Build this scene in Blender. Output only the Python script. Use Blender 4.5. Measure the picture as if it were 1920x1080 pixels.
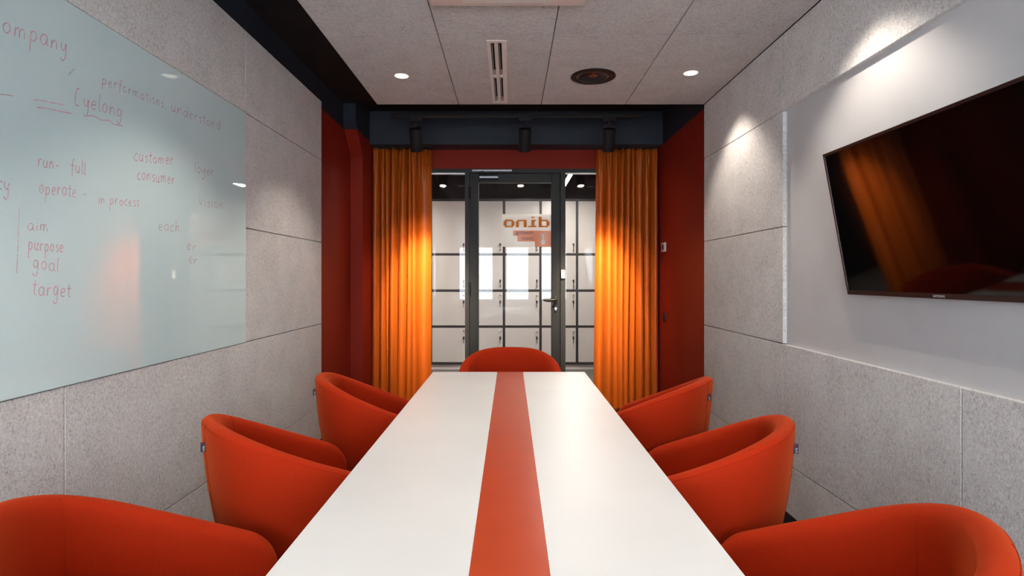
import bpy, bmesh, math, random
from mathutils import Vector, Matrix
for o in list(bpy.data.objects): bpy.data.objects.remove(o)
S = bpy.context.scene
C = S.collection
PI = math.pi
random.seed(4)

# ------------------------------------------------------------------ camera, world, exposure
CAMZ = 1.3
cd = bpy.data.cameras.new('camera'); cam = bpy.data.objects.new('camera', cd); C.objects.link(cam)
cam.location = (0, 0, CAMZ); cam.rotation_euler = (PI/2, 0, 0)
cd.sensor_width = 36; cd.lens = 1070/1920*36; cd.shift_x = 3/1920; cd.shift_y = -19/1920
cd.clip_start = 0.02
S.camera = cam
w = bpy.data.worlds.new('world'); S.world = w; w.use_nodes = True
bg = w.node_tree.nodes['Background']
bg.inputs[0].default_value = (0.80, 0.91, 1.0, 1); bg.inputs[1].default_value = 13.5
S.view_settings.view_transform = 'Standard'; S.view_settings.look = 'None'
S.view_settings.gamma = 1; S.view_settings.use_curve_mapping = False
S.view_settings.exposure = 0.62

def light(name, kind, loc, energy, color=(1,1,1), rot=(0,0,0), **kw):
    l = bpy.data.lights.new(name, kind); l.energy = energy; l.color = color
    for k, v in kw.items(): setattr(l, k, v)
    o = bpy.data.objects.new(name, l); C.objects.link(o); o.location = loc; o.rotation_euler = rot
    return o
# daylight portal in the window behind the camera
pt = light('window_portal', 'AREA', (0.055, -1.42, 1.64), 1, rot=(-PI/2, 0, 0), shape='RECTANGLE', size=2.5, size_y=1.7)
pt.data.cycles.is_portal = True
WARM = (1.0, 0.90, 0.78)

# ------------------------------------------------------------------ materials
def mat(name, col=(.5,.5,.5), rough=.5, metal=0, spec=.5, coat=0, emit=None, estr=0, sheen=0):
    m = bpy.data.materials.new(name); m.use_nodes = True
    b = m.node_tree.nodes['Principled BSDF']
    b.inputs['Base Color'].default_value = (*col, 1); b.inputs['Roughness'].default_value = rough
    b.inputs['Metallic'].default_value = metal; b.inputs['Specular IOR Level'].default_value = spec
    b.inputs['Coat Weight'].default_value = coat; b.inputs['Coat Roughness'].default_value = .03
    b.inputs['Sheen Weight'].default_value = sheen
    if emit: b.inputs['Emission Color'].default_value = (*emit, 1); b.inputs['Emission Strength'].default_value = estr
    return m
def N(m, t, **kw):
    n = m.node_tree.nodes.new(t)
    for k, v in kw.items():
        if hasattr(n, k) and k not in ('Scale',): setattr(n, k, v)
    return n
def L(m, a, b): m.node_tree.links.new(a, b)
def noisy(m, c1, c2, scale=40, detail=4, stretch=(1,1,1), lo=.35, hi=.65, bump=0, bscale=None, dist=.002, rough=None):
    """base colour varied between two colours by noise, plus bump"""
    b = m.node_tree.nodes['Principled BSDF']
    tc = N(m, 'ShaderNodeTexCoord'); mp = N(m, 'ShaderNodeMapping'); mp.inputs['Scale'].default_value = stretch
    L(m, tc.outputs['Object'], mp.inputs[0])
    nz = N(m, 'ShaderNodeTexNoise'); nz.inputs['Scale'].default_value = scale; nz.inputs['Detail'].default_value = detail
    L(m, mp.outputs[0], nz.inputs['Vector'])
    cr = N(m, 'ShaderNodeValToRGB'); cr.color_ramp.elements[0].position = lo; cr.color_ramp.elements[1].position = hi
    cr.color_ramp.elements[0].color = (*c1, 1); cr.color_ramp.elements[1].color = (*c2, 1)
    L(m, nz.outputs['Fac'], cr.inputs[0]); L(m, cr.outputs[0], b.inputs['Base Color'])
    if bump:
        n2 = N(m, 'ShaderNodeTexNoise'); n2.inputs['Scale'].default_value = bscale or scale; n2.inputs['Detail'].default_value = 3
        L(m, mp.outputs[0], n2.inputs['Vector'])
        bp = N(m, 'ShaderNodeBump'); bp.inputs['Strength'].default_value = bump; bp.inputs['Distance'].default_value = dist
        L(m, n2.outputs['Fac'], bp.inputs['Height']); L(m, bp.outputs[0], b.inputs['Normal'])
    return m

def felt(name, c1, c2, st):
    m = mat(name, c1, .95, spec=.15)
    b = m.node_tree.nodes['Principled BSDF']
    tc = N(m, 'ShaderNodeTexCoord'); mp = N(m, 'ShaderNodeMapping'); mp.inputs['Scale'].default_value = st
    L(m, tc.outputs['Object'], mp.inputs[0])
    a = N(m, 'ShaderNodeTexNoise'); a.inputs['Scale'].default_value = 130; a.inputs['Detail'].default_value = 5; a.inputs['Roughness'].default_value = .7; a.inputs['Distortion'].default_value = 1.2
    c = N(m, 'ShaderNodeTexNoise'); c.inputs['Scale'].default_value = 7; c.inputs['Detail'].default_value = 3
    L(m, mp.outputs[0], a.inputs['Vector']); L(m, tc.outputs['Object'], c.inputs['Vector'])
    cr = N(m, 'ShaderNodeValToRGB'); e = cr.color_ramp.elements
    e[0].position = .30; e[0].color = (*[x*.56 for x in c1], 1); e[1].position = .66; e[1].color = (*c2, 1)
    k = e.new(.45); k.color = (*c1, 1)
    mx = N(m, 'ShaderNodeMath', operation='MULTIPLY_ADD'); mx.inputs[1].default_value = .16
    sb = N(m, 'ShaderNodeMath', operation='SUBTRACT'); sb.inputs[1].default_value = .08
    L(m, a.outputs['Fac'], sb.inputs[0]); L(m, c.outputs['Fac'], mx.inputs[0]); L(m, sb.outputs[0], mx.inputs[2])
    L(m, mx.outputs[0], cr.inputs[0]); L(m, cr.outputs[0], b.inputs['Base Color'])
    v = N(m, 'ShaderNodeTexNoise'); v.inputs['Scale'].default_value = 190; v.inputs['Detail'].default_value = 3; v.inputs['Distortion'].default_value = 2.5
    L(m, mp.outputs[0], v.inputs['Vector'])
    bp = N(m, 'ShaderNodeBump'); bp.inputs['Strength'].default_value = .7; bp.inputs['Distance'].default_value = .003
    L(m, v.outputs['Fac'], bp.inputs['Height']); L(m, bp.outputs[0], b.inputs['Normal'])
    return m

def glass(name, tint=(1,1,1), ior=1.32, rough=0.0):
    m = bpy.data.materials.new(name); m.use_nodes = True; nt = m.node_tree; nt.nodes.clear()
    out = N(m, 'ShaderNodeOutputMaterial'); mix = N(m, 'ShaderNodeMixShader'); tr = N(m, 'ShaderNodeBsdfTransparent'); gl = N(m, 'ShaderNodeBsdfGlossy')
    fr = N(m, 'ShaderNodeFresnel'); fr.inputs[0].default_value = ior; gl.inputs['Roughness'].default_value = rough; tr.inputs[0].default_value = (*tint, 1)
    L(m, fr.outputs[0], mix.inputs[0]); L(m, tr.outputs[0], mix.inputs[1]); L(m, gl.outputs[0], mix.inputs[2]); L(m, mix.outputs[0], out.inputs[0])
    return m

def two_tone(name, zsplit, low, high):
    """wall paint: one colour below a straight masking line, another above"""
    m = mat(name, low, .55, spec=.15); b = m.node_tree.nodes['Principled BSDF']
    g = N(m, 'ShaderNodeNewGeometry'); sx = N(m, 'ShaderNodeSeparateXYZ'); gt = N(m, 'ShaderNodeMath', operation='GREATER_THAN'); gt.inputs[1].default_value = zsplit
    mx = N(m, 'ShaderNodeMix', data_type='RGBA'); mx.inputs['A'].default_value = (*low, 1); mx.inputs['B'].default_value = (*high, 1)
    L(m, g.outputs['Position'], sx.inputs[0]); L(m, sx.outputs[2], gt.inputs[0]); L(m, gt.outputs[0], mx.inputs['Factor']); L(m, mx.outputs['Result'], b.inputs['Base Color'])
    nz = N(m, 'ShaderNodeTexNoise'); nz.inputs['Scale'].default_value = 260
    bp = N(m, 'ShaderNodeBump'); bp.inputs['Strength'].default_value = .12; bp.inputs['Distance'].default_value = .001
    L(m, nz.outputs['Fac'], bp.inputs['Height']); L(m, bp.outputs[0], b.inputs['Normal'])
    return m

RED = (.26, .019, .008); NAVY = (.026, .030, .042)
M = {}
M['felt_wall'] = felt('felt_wall', (.60,.575,.56), (.80,.775,.755), (1, 1.0, .7))
M['felt_ceiling'] = felt('felt_ceiling', (.50,.465,.45), (.66,.62,.60), (.6, 1.0, 1))
M['wall_l'] = two_tone('paint_red_navy_left', 2.59, RED, NAVY)
M['wall_r'] = two_tone('paint_red_navy_right', 2.561, RED, NAVY)
M['wall_b'] = two_tone('paint_red_navy_back', 2.561, RED, NAVY)
M['navy'] = noisy(mat('navy_paint', NAVY, .5, spec=.3), NAVY, tuple(c*1.15 for c in NAVY), 6)
M['black_ceiling'] = noisy(mat('black_ceiling_paint', (.012,.010,.012), .8, spec=.2), (.010,.009,.011), (.016,.013,.014), 5)
M['plaster'] = noisy(mat('grey_white_plaster', (.60,.59,.60), .7, spec=.3), (.52,.51,.515), (.56,.55,.555), 3, bump=.05, bscale=120)
M['white_wall'] = noisy(mat('white_wall_paint', (.7,.69,.67), .7), (.68,.67,.65), (.72,.71,.69), 3)
M['carpet'] = noisy(mat('grey_carpet', (.08,.08,.085), .98, spec=.1), (.05,.05,.055), (.13,.125,.12), 220, bump=.8, bscale=300)
M['corridor_floor'] = noisy(mat('corridor_floor_vinyl', (.10,.095,.09), .5), (.09,.085,.08), (.13,.12,.11), 20)
M['black_base'] = noisy(mat('black_skirting', (.012,.012,.012), .5), (.010,.010,.010), (.016,.016,.016), 8)
M['frame'] = noisy(mat('anthracite_frame', (.016,.015,.015), .5, spec=.3), (.015,.014,.014), (.018,.017,.017), 12)
M['frame2'] = noisy(mat('anthracite_mullion', (.024,.023,.023), .5, spec=.3), (.022,.021,.021), (.026,.025,.025), 12)
M['glass'] = glass('door_glass')
M['win_glass'] = glass('window_glass', ior=1.5)
M['alu'] = mat('aluminium', (.55,.56,.6), .3, 1)
M['steel'] = mat('steel', (.75,.75,.76), .22, 1)
M['dark_bronze'] = mat('dark_bronze', (.022,.018,.014), .35, .3)
M['black_metal'] = noisy(mat('black_metal', (.007,.007,.008), .6, spec=.3), (.007,.007,.008), (.010,.010,.011), 30)
M['black_plastic'] = mat('black_plastic', (.012,.011,.011), .4)
M['tv_bezel'] = mat('tv_bezel', (.030,.012,.010), .28, .3)
M['screen'] = mat('screen_glass', (.0012,.0012,.0012), .05, spec=.34)
M['lockers'] = noisy(mat('locker_laminate', (.56,.53,.49), .32, spec=.5), (.47,.45,.42), (.50,.48,.45), 2)
M['locker_frame'] = mat('locker_frame_black', (.022,.020,.020), .5)
M['white_top'] = noisy(mat('white_table_laminate', (.67,.66,.645), .42, spec=.4), (.66,.65,.635), (.69,.68,.665), 3)
M['stripe'] = noisy(mat('orange_red_inlay', (.52,.060,.012), .32, spec=.45), (.43,.046,.009), (.46,.052,.011), 8)
M['pvc'] = mat('white_plastic', (.72,.69,.66), .35)
M['vent'] = mat('cream_metal', (.66,.57,.52), .4)
M['dark_hole'] = mat('dark_void', (.006,.006,.006), .7)
M['speaker'] = mat('speaker_black', (.007,.005,.005), .6, spec=.3)
M['copper'] = mat('copper_dust_cap', (.18,.04,.02), .35, .5)
M['lamp'] = mat('lamp_lens', (1,1,1), .4, emit=(1.0,.92,.84), estr=1.6)
M['spotlens'] = mat('spot_lens', (1,1,1), .4, emit=(1.0,.84,.62), estr=60)
M['tube'] = mat('led_diffuser', (1,1,1), .4, emit=(1.0,.93,.82), estr=14)
M['reflector'] = mat('white_reflector', (.85,.84,.8), .35, emit=(1.0,.88,.72), estr=.5)
M['tag'] = mat('dark_navy_ribbon', (.025,.028,.045), .8)
M['crimson'] = mat('crimson_ribbon', (.22,.01,.05), .8)
M['offwhite'] = mat('pale_print', (.62,.64,.68), .8)

# whiteboard glass
m = mat('whiteboard_glass', (.66,.81,.82), .015, spec=.7)
noisy(m, (.57,.70,.71), (.60,.73,.735), 2.0); M['board'] = m
# marker ink, faint
def ink(name, col, a):
    m = mat(name, col, .5); b = m.node_tree.nodes['Principled BSDF']
    nz = N(m, 'ShaderNodeTexNoise'); nz.inputs['Scale'].default_value = 60; nz.inputs['Detail'].default_value = 4
    tc = N(m, 'ShaderNodeTexCoord'); L(m, tc.outputs['Object'], nz.inputs['Vector'])
    mr = N(m, 'ShaderNodeMapRange'); mr.inputs['From Min'].default_value = .3; mr.inputs['From Max'].default_value = .7
    mr.inputs['To Min'].default_value = a*.45; mr.inputs['To Max'].default_value = a
    L(m, nz.outputs['Fac'], mr.inputs['Value']); L(m, mr.outputs[0], b.inputs['Alpha'])
    return m
M['ink'] = ink('faded_red_marker', (.85,.30,.40), .72)
M['ink_faint'] = ink('very_faded_red_marker', (.80,.38,.48), .60)
M['smudge'] = ink('grey_smudge', (.25,.33,.34), .35)

# fabric of the chairs
m = mat('orange_red_wool', (.60,.045,.006), .85, spec=.10, sheen=.35)
m.node_tree.nodes['Principled BSDF'].inputs['Sheen Roughness'].default_value = .45
m.node_tree.nodes['Principled BSDF'].inputs['Sheen Tint'].default_value = (1,.22,.05,1)
M['wool'] = noisy(m, (.35,.0165,.0022), (.41,.023,.003), 420, 3, bump=.25, bscale=900, dist=.0008)
M['wool_seam'] = mat('orange_red_wool_seam', (.36,.022,.004), .9, spec=.1)
# satin curtain, a little light comes through it
m = bpy.data.materials.new('orange_satin'); m.use_nodes = True
b = m.node_tree.nodes['Principled BSDF']; b.inputs['Base Color'].default_value = (.50,.092,.004,1); b.inputs['Roughness'].default_value = .40
b.inputs['Sheen Weight'].default_value = .08; b.inputs['Sheen Tint'].default_value = (1,.5,.1,1)
tl = N(m, 'ShaderNodeBsdfTranslucent'); tl.inputs[0].default_value = (.75,.22,.02,1)
mx = N(m, 'ShaderNodeMixShader'); mx.inputs[0].default_value = .08
nz = N(m, 'ShaderNodeTexNoise'); nz.inputs['Scale'].default_value = 300
mp = N(m, 'ShaderNodeMapping'); mp.inputs['Scale'].default_value = (1,1,.05); tc = N(m, 'ShaderNodeTexCoord'); L(m, tc.outputs['Object'], mp.inputs[0]); L(m, mp.outputs[0], nz.inputs['Vector'])
bp = N(m, 'ShaderNodeBump'); bp.inputs['Strength'].default_value = .02; bp.inputs['Distance'].default_value = .001; L(m, nz.outputs['Fac'], bp.inputs['Height']); L(m, bp.outputs[0], b.inputs['Normal'])
out = m.node_tree.nodes['Material Output']; L(m, b.outputs[0], mx.inputs[1]); L(m, tl.outputs[0], mx.inputs[2]); L(m, mx.outputs[0], out.inputs[0])
M['satin'] = m
# sign
M['acrylic'] = mat('frosted_acrylic', (.80,.77,.73), .35)
M['sign_orange'] = mat('sign_orange', (.85,.33,.03), .5)
M['sign_salmon'] = mat('sign_salmon', (.95,.46,.28), .5)
for k in ('acrylic', 'sign_orange', 'sign_salmon'):
    q = M[k]; pb = q.node_tree.nodes['Principled BSDF']; t_ = N(q, 'ShaderNodeBsdfTranslucent'); t_.inputs[0].default_value = pb.inputs['Base Color'].default_value
    ms = N(q, 'ShaderNodeMixShader'); ms.inputs[0].default_value = .5; L(q, pb.outputs[0], ms.inputs[1]); L(q, t_.outputs[0], ms.inputs[2]); L(q, ms.outputs[0], q.node_tree.nodes['Material Output'].inputs[0])
M['sign_text'] = mat('sign_dark_print', (.16,.07,.07), .5)
M['sign_white'] = mat('sign_pale_print', (.78,.74,.70), .5)

# ------------------------------------------------------------------ mesh helpers
def bmnew(): return bmesh.new()
def add_box(bm, x0, x1, y0, y1, z0, z1, bev=0, seg=2):
    vs = [bm.verts.new((x, y, z)) for x in (x0, x1) for y in (y0, y1) for z in (z0, z1)]
    q = [(0,1,3,2), (4,6,7,5), (0,4,5,1), (2,3,7,6), (0,2,6,4), (1,5,7,3)]
    fs = [bm.faces.new([vs[i] for i in f]) for f in q]
    if bev:
        es = list({e for f in fs for e in f.edges})
        bmesh.ops.bevel(bm, geom=es, offset=bev, segments=seg, profile=.5, affect='EDGES')
def add_cyl(bm, p0, p1, r0, r1=None, n=24, cap=True):
    r1 = r0 if r1 is None else r1
    p0 = Vector(p0); p1 = Vector(p1); d = (p1-p0).normalized()
    a = d.orthogonal().normalized(); b = d.cross(a)
    A = [bm.verts.new(p0 + r0*(a*math.cos(2*PI*i/n)+b*math.sin(2*PI*i/n))) for i in range(n)]
    B = [bm.verts.new(p1 + r1*(a*math.cos(2*PI*i/n)+b*math.sin(2*PI*i/n))) for i in range(n)]
    for i in range(n): bm.faces.new((A[i], A[(i+1)%n], B[(i+1)%n], B[i]))
    if cap: bm.faces.new(A[::-1]); bm.faces.new(B)
def add_lathe(bm, prof, c=(0,0,0), n=40, close=False):
    rings = []
    for r, z in prof:
        rings.append([bm.verts.new((c[0]+r*math.cos(2*PI*i/n), c[1]+r*math.sin(2*PI*i/n), c[2]+z)) for i in range(n)] if r > 1e-6 else [bm.verts.new((c[0], c[1], c[2]+z))])
    for a, b in zip(rings[:-1], rings[1:]):
        for i in range(n):
            j = (i+1) % n
            if len(a) == 1 and len(b) == 1: continue
            if len(a) == 1: bm.faces.new((a[0], b[j], b[i]))
            elif len(b) == 1: bm.faces.new((a[i], a[j], b[0]))
            else: bm.faces.new((a[i], a[j], b[j], b[i]))
def add_tube(bm, pts, r, n=8, close=False):
    pts = [Vector(p) for p in pts]; rings = []
    nrm = None
    for i, p in enumerate(pts):
        d = (pts[min(i+1, len(pts)-1)] - pts[max(i-1, 0)]).normalized()
        if nrm is None: nrm = d.orthogonal().normalized()
        nrm = (nrm - d*nrm.dot(d)).normalized(); b = d.cross(nrm)
        rings.append([bm.verts.new(p + r*(nrm*math.cos(2*PI*k/n)+b*math.sin(2*PI*k/n))) for k in range(n)])
    for a, b in zip(rings[:-1], rings[1:]):
        for k in range(n): bm.faces.new((a[k], a[(k+1)%n], b[(k+1)%n], b[k]))
    bm.faces.new(rings[0][::-1]); bm.faces.new(rings[-1])
def obj(name, bm, m, parent=None, smooth=False, kind=None, label=None, loc=None):
    bmesh.ops.recalc_face_normals(bm, faces=bm.faces)
    me = bpy.data.meshes.new(name); bm.to_mesh(me); bm.free()
    me.materials.append(M[m] if isinstance(m, str) else m)
    if smooth:
        me.polygons.foreach_set('use_smooth', [True]*len(me.polygons))
        if smooth != 'all': me.set_sharp_from_angle(angle=math.radians(38))
    o = bpy.data.objects.new(name, me); C.objects.link(o)
    if parent: o.parent = parent
    if kind: o['kind'] = kind
    if label: o['label'] = label
    if loc: o.location = loc
    return o
def box(name, b, m, parent=None, bev=0, **kw):
    bm = bmnew(); add_box(bm, *b, bev=bev); return obj(name, bm, m, parent, **kw)
def empty(name, loc=(0,0,0), rz=0):
    o = bpy.data.objects.new(name, None); C.objects.link(o); o.location = loc; o.rotation_euler = (0,0,rz); o.empty_display_size = .05
    return o
def tag(o, label, cat, group=None):
    o['label'] = label; o['category'] = cat
    if group: o['group'] = group
    return o
def copy_tree(o, parent=None):
    c = o.copy(); C.objects.link(c)
    if parent: c.parent = parent
    for ch in list(o.children): copy_tree(ch, c)
    return c
def cut(o, cutters):
    """cut holes into a mesh, leaving no helper behind"""
    for bm in cutters:
        bmesh.ops.recalc_face_normals(bm, faces=bm.faces)
        me = bpy.data.meshes.new('cutter'); bm.to_mesh(me); bm.free()
        k = bpy.data.objects.new('cutter', me); C.objects.link(k)
        md = o.modifiers.new('b', 'BOOLEAN'); md.operation = 'DIFFERENCE'; md.solver = 'EXACT'; md.object = k
        dg = bpy.context.evaluated_depsgraph_get(); dg.update()
        nm = bpy.data.meshes.new_from_object(o.evaluated_get(dg)); o.modifiers.clear(); o.data = nm
        bpy.data.objects.remove(k)
def text_mesh(s, name, m, size, parent, mtx, extrude=.0004, align='LEFT'):
    cu = bpy.data.curves.new(name, 'FONT'); cu.body = s; cu.size = size; cu.extrude = extrude; cu.align_x = align
    t = bpy.data.objects.new(name, cu); C.objects.link(t)
    dg = bpy.context.evaluated_depsgraph_get(); dg.update()
    me = bpy.data.meshes.new_from_object(t.evaluated_get(dg)); bpy.data.objects.remove(t)
    me.transform(mtx); me.materials.clear(); me.materials.append(M[m])
    o = bpy.data.objects.new(name, me); C.objects.link(o); o.parent = parent
    return o
def struct(o): o['kind'] = 'structure'; return o

# ------------------------------------------------------------------ room shell
YB = 5.62          # plane of the glazed front
ZT = 2.875         # dark slab above
struct(box('floor', (-3.2, 3.2, -1.4, 8.8, -.1, 0), 'carpet'))
struct(box('floor_corridor', (-3.1, 3.1, 5.74, 8.7, 0, .004), 'corridor_floor'))
ceil = struct(box('ceiling', (-3.2, 3.2, -1.4, 8.8, ZT, ZT+.1), 'black_ceiling'))
wl = struct(box('wall_left', (-1.56, -1.44, -1.4, 5.74, 0, ZT), 'wall_l'))
wr = struct(box('wall_right', (1.44, 1.56, -1.4, 5.74, 0, ZT), 'wall_r'))

def panels(name, axis, a, b, cells, parent, m, gap=.0046):
    bm = bmnew()
    for c in cells:
        p0, p1, q0, q1 = c; g = gap/2
        if axis == 'x': add_box(bm, a, b, p0+g, p1-g, q0+g, q1-g, bev=.0012, seg=1)
        else: add_box(bm, p0+g, p1-g, q0+g, q1-g, a, b, bev=.0012, seg=1)
    return obj(name, bm, m, parent)
cells = []
lc = [-1.38, -.64, .57, 1.783, 3.0, 4.21]
for i in range(5): cells.append((lc[i], lc[i+1], 2.168, 2.603))
cells += [(3.0, 4.21, .962, 1.562), (3.0, 4.21, 1.562, 2.168)]
cells += [(1.783, 4.21, .362, .962), (-.64, 1.783, .362, .962), (-1.38, -.64, .362, .962)]
cells += [(1.783, 4.21, .115, .362), (-.64, 1.783, .115, .362), (-1.38, -.64, .115, .362)]
cells += [(-1.38, .57, .962, 1.562), (-1.38, .57, 1.562, 2.168)]
pl = panels('felt_panelling', 'x', -1.44, -1.393, cells, wl, 'felt_wall'); pl['label'] = 'grey felt acoustic panelling'
rc = [-1.38, -.55, .6, 1.766, 2.923, 4.115]
cells = []
for i in range(5):
    cells.append((rc[i], rc[i+1], 2.156, 2.549)); cells.append((rc[i], rc[i+1], .362, .962)); cells.append((rc[i], rc[i+1], .115, .362))
cells += [(2.923, 4.115, .962, 1.562), (2.923, 4.115, 1.562, 2.156), (-1.38, .6, .962, 1.562), (-1.38, .6, 1.562, 2.156)]
pr = panels('felt_panelling', 'x', 1.396, 1.44, cells, wr, 'felt_wall'); pr['label'] = 'grey felt acoustic panelling'
o = box('plaster_recess', (1.417, 1.4405, .6023, 2.9253, .9597, 2.1583), 'plaster', wr); o['label'] = 'smooth pale plaster behind the television'
struct(box('baseboard_left', (-1.44, -1.408, -1.28, 4.21, 0, .115), 'black_base'))
struct(box('baseboard_right', (1.408, 1.44, -1.28, 4.115, 0, .115), 'black_base'))

# suspended felt ceiling with real openings
cc = [-.962, -.373, .223, .827, 1.396]; cy = [-1.26, -.667, .533, 1.733, 2.933, 4.115]
cells = [(cc[i], cc[i+1], cy[j], cy[j+1]) for i in range(4) for j in range(5)]
fc = panels('felt_panelling', 'z', 2.55, 2.59, cells, None, 'felt_ceiling'); fc.name = 'ceiling_felt'; struct(fc)
# an unseen dark tray over the felt so nothing shines through the joints
o = box('light_block_tray', (-.955, 1.39, -1.26, 4.11, 2.5905, 2.60), 'black_ceiling', fc)
DL = [(-.673, 3.53), (1.10, 3.48), (-.673, 2.2), (1.10, 2.17), (-.673, .87), (1.10, .87)]
cuts = []
for x, y in DL:
    bm = bmnew(); add_cyl(bm, (x, y, 2.5), (x, y, 2.589), .038, n=32); cuts.append(bm)
bm = bmnew(); add_cyl(bm, (.513, 3.54, 2.5), (.513, 3.54, 2.589), .118, n=40); cuts.append(bm)
for (a, b) in ((3.025, 3.527), (3.553, 4.045)):
    for (c, d) in ((-.106, -.087), (-.066, -.047)):
        bm = bmnew(); add_box(bm, c, d, a, b, 2.5, 2.589); cuts.append(bm)
cut(fc, cuts)

# pier with haunch on the left, beam over the curtains
bm = bmnew()
prof = [(5.74, 0), (5.14, 0), (5.14, 2.391), (4.91, 2.64), (4.91, ZT), (5.74, ZT)]
for X in (0, 1):
    vs = [bm.verts.new((-1.45 if X == 0 else -1.33, y, z)) for y, z in prof]
    if X == 0: A = vs
    else: B = vs
bm.faces.new(A); bm.faces.new(B[::-1])
for i in range(6): bm.faces.new((A[i], A[(i+1)%6], B[(i+1)%6], B[i]))
struct(obj('wall_pier', bm, 'wall_l'))
struct(box('wall_beam', (-1.33, 1.44, 5.39, 5.62, 2.561, ZT), 'navy'))
struct(box('wall_duct', (-1.44, -1.10, -1.4, 4.9, 2.80, ZT), 'black_ceiling'))

# back wall with opening for the glazed front
OX0, OX1, OZ = -.93, 1.02, 2.371
bm = bmnew()
add_box(bm, -3.2, OX0, YB, 5.74, 0, ZT); add_box(bm, OX1, 3.2, YB, 5.74, 0, ZT); add_box(bm, OX0, OX1, YB, 5.74, OZ, ZT)
struct(obj('wall_back', bm, 'wall_b'))

# wall behind the camera with three window panes
WX = [(-1.16, -.36), (-.12, .43), (.65, 1.27)]; WZ = (.79, 2.49)
bm = bmnew()
xs = [-1.44, WX[0][0], WX[0][1], WX[1][0], WX[1][1], WX[2][0], WX[2][1], 1.44]
add_box(bm, -1.56, 1.56, -1.4, -1.25, 0, WZ[0]); add_box(bm, -1.56, 1.56, -1.4, -1.25, WZ[1], ZT)
for i in range(0, 8, 2): add_box(bm, xs[i], xs[i+1], -1.4, -1.25, WZ[0], WZ[1])
struct(obj('wall_front', bm, 'white_wall'))
for i, (a, b) in enumerate(WX):
    bm = bmnew(); t = .035
    add_box(bm, a, b, -1.36, -1.32, WZ[0], WZ[0]+t); add_box(bm, a, b, -1.36, -1.32, WZ[1]-t, WZ[1])
    add_box(bm, a, a+t, -1.36, -1.32, WZ[0]+t, WZ[1]-t); add_box(bm, b-t, b, -1.36, -1.32, WZ[0]+t, WZ[1]-t)
    f = struct(obj('window_%d' % (i+3), bm, 'pvc'))
    box('pane', (a+t, b-t, -1.342, -1.338, WZ[0]+t, WZ[1]-t), 'win_glass', f)

q = mat('blind_cloth', (.72,.73,.74), .8); pb = q.node_tree.nodes['Principled BSDF']; t_ = N(q, 'ShaderNodeBsdfTranslucent'); t_.inputs[0].default_value = (.75,.77,.80,1)
ms = N(q, 'ShaderNodeMixShader'); ms.inputs[0].default_value = .5; L(q, pb.outputs[0], ms.inputs[1]); L(q, t_.outputs[0], ms.inputs[2]); L(q, ms.outputs[0], q.node_tree.nodes['Material Output'].inputs[0])
M['blind'] = q
for (a, b), lab in zip(WX, ('left', 'middle', 'right')):  # blinds added to dim the window's reflection around the door sign
    rb = empty('added_roller_blind', ((a+b)/2, -1.29, 2.46)); tag(rb, 'added pale roller blind on the %s window pane behind the camera, mirrored in the door glass' % lab, 'roller blind', 'added roller blinds behind the camera')
    h = (b-a)/2-.004
    box('cloth', (-h, h, -.002, 0, -.47, 0), 'blind', rb)
    bm = bmnew(); add_cyl(bm, (-h, -.001, .005), (h, -.001, .005), .018, n=20); obj('roller', bm, 'pvc', rb, smooth=True)
    box('bottom_bar', (-h, h, -.006, .004, -.49, -.47), 'pvc', rb)

# ------------------------------------------------------------------ glazed front: door and two side lights
def px(x, d): return (x-957)/1070*d
def pz(y, d): return CAMZ+(521-y)/1070*d
# frame members
bm = bmnew()
add_box(bm, OX0, OX1, 5.60, 5.70, 2.331, OZ, bev=.002)
for a, b in ((-.446, -.404), (.491, .541)): add_box(bm, a, b, 5.60, 5.70, 0.03, 2.331, bev=.002)
for a, b in ((OX0, OX0+.05), (OX1-.05, OX1)): add_box(bm, a, b, 5.60, 5.70, 0.03, 2.331, bev=.002)
add_box(bm, OX0, -.446, 5.60, 5.70, 0, .07, bev=.002); add_box(bm, .541, OX1, 5.60, 5.70, 0, .07, bev=.002)
struct(obj('trim_1', bm, 'frame2'))
for n, (a, b) in enumerate(((OX0+.05, -.446), (.541, OX1-.05))):
    wdw = struct(box('window_%d' % (n+1), (a, b, 5.640, 5.648, .07, 2.331), 'glass'))
    box('glazing_bead', (a, b, 5.598, 5.640, 2.322, 2.331), 'alu', wdw, label='pale aluminium glazing bead')
dr = empty('door_1', (-.404, 5.62, 0)); struct(dr)
def dbox(name, b, m, parent=None, bev=0, **kw):
    x0,x1,y0,y1,z0,z1 = b
    return box(name, (x0+.404, x1+.404, y0-5.62, y1-5.62, z0, z1), m, parent or dr, bev, **kw)
bm = bmnew(); D0 = (-.404, 5.62)
def db(x0,x1,y0,y1,z0,z1,bev=.003): add_box(bm, x0+.404, x1+.404, y0-5.62, y1-5.62, z0, z1, bev=bev)
db(-.400, -.3125, 5.612, 5.672, .012, 2.326); db(.404, .487, 5.612, 5.672, .012, 2.326)
db(-.3125, .404, 5.612, 5.672, 2.237, 2.326); db(-.3125, .404, 5.612, 5.672, .012, .12)
obj('leaf_frame', bm, 'frame', dr)
dbox('glass_pane', (-.3125, .404, 5.640, 5.648, .12, 2.237), 'glass')
for zc in (pz(361, 5.6), 1.2, .3):
    bm = bmnew(); add_cyl(bm, (0.002, -.017, zc-.058), (0.002, -.017, zc+.058), .011, n=16); obj('hinge', bm, 'black_metal', dr, smooth=True)
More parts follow.
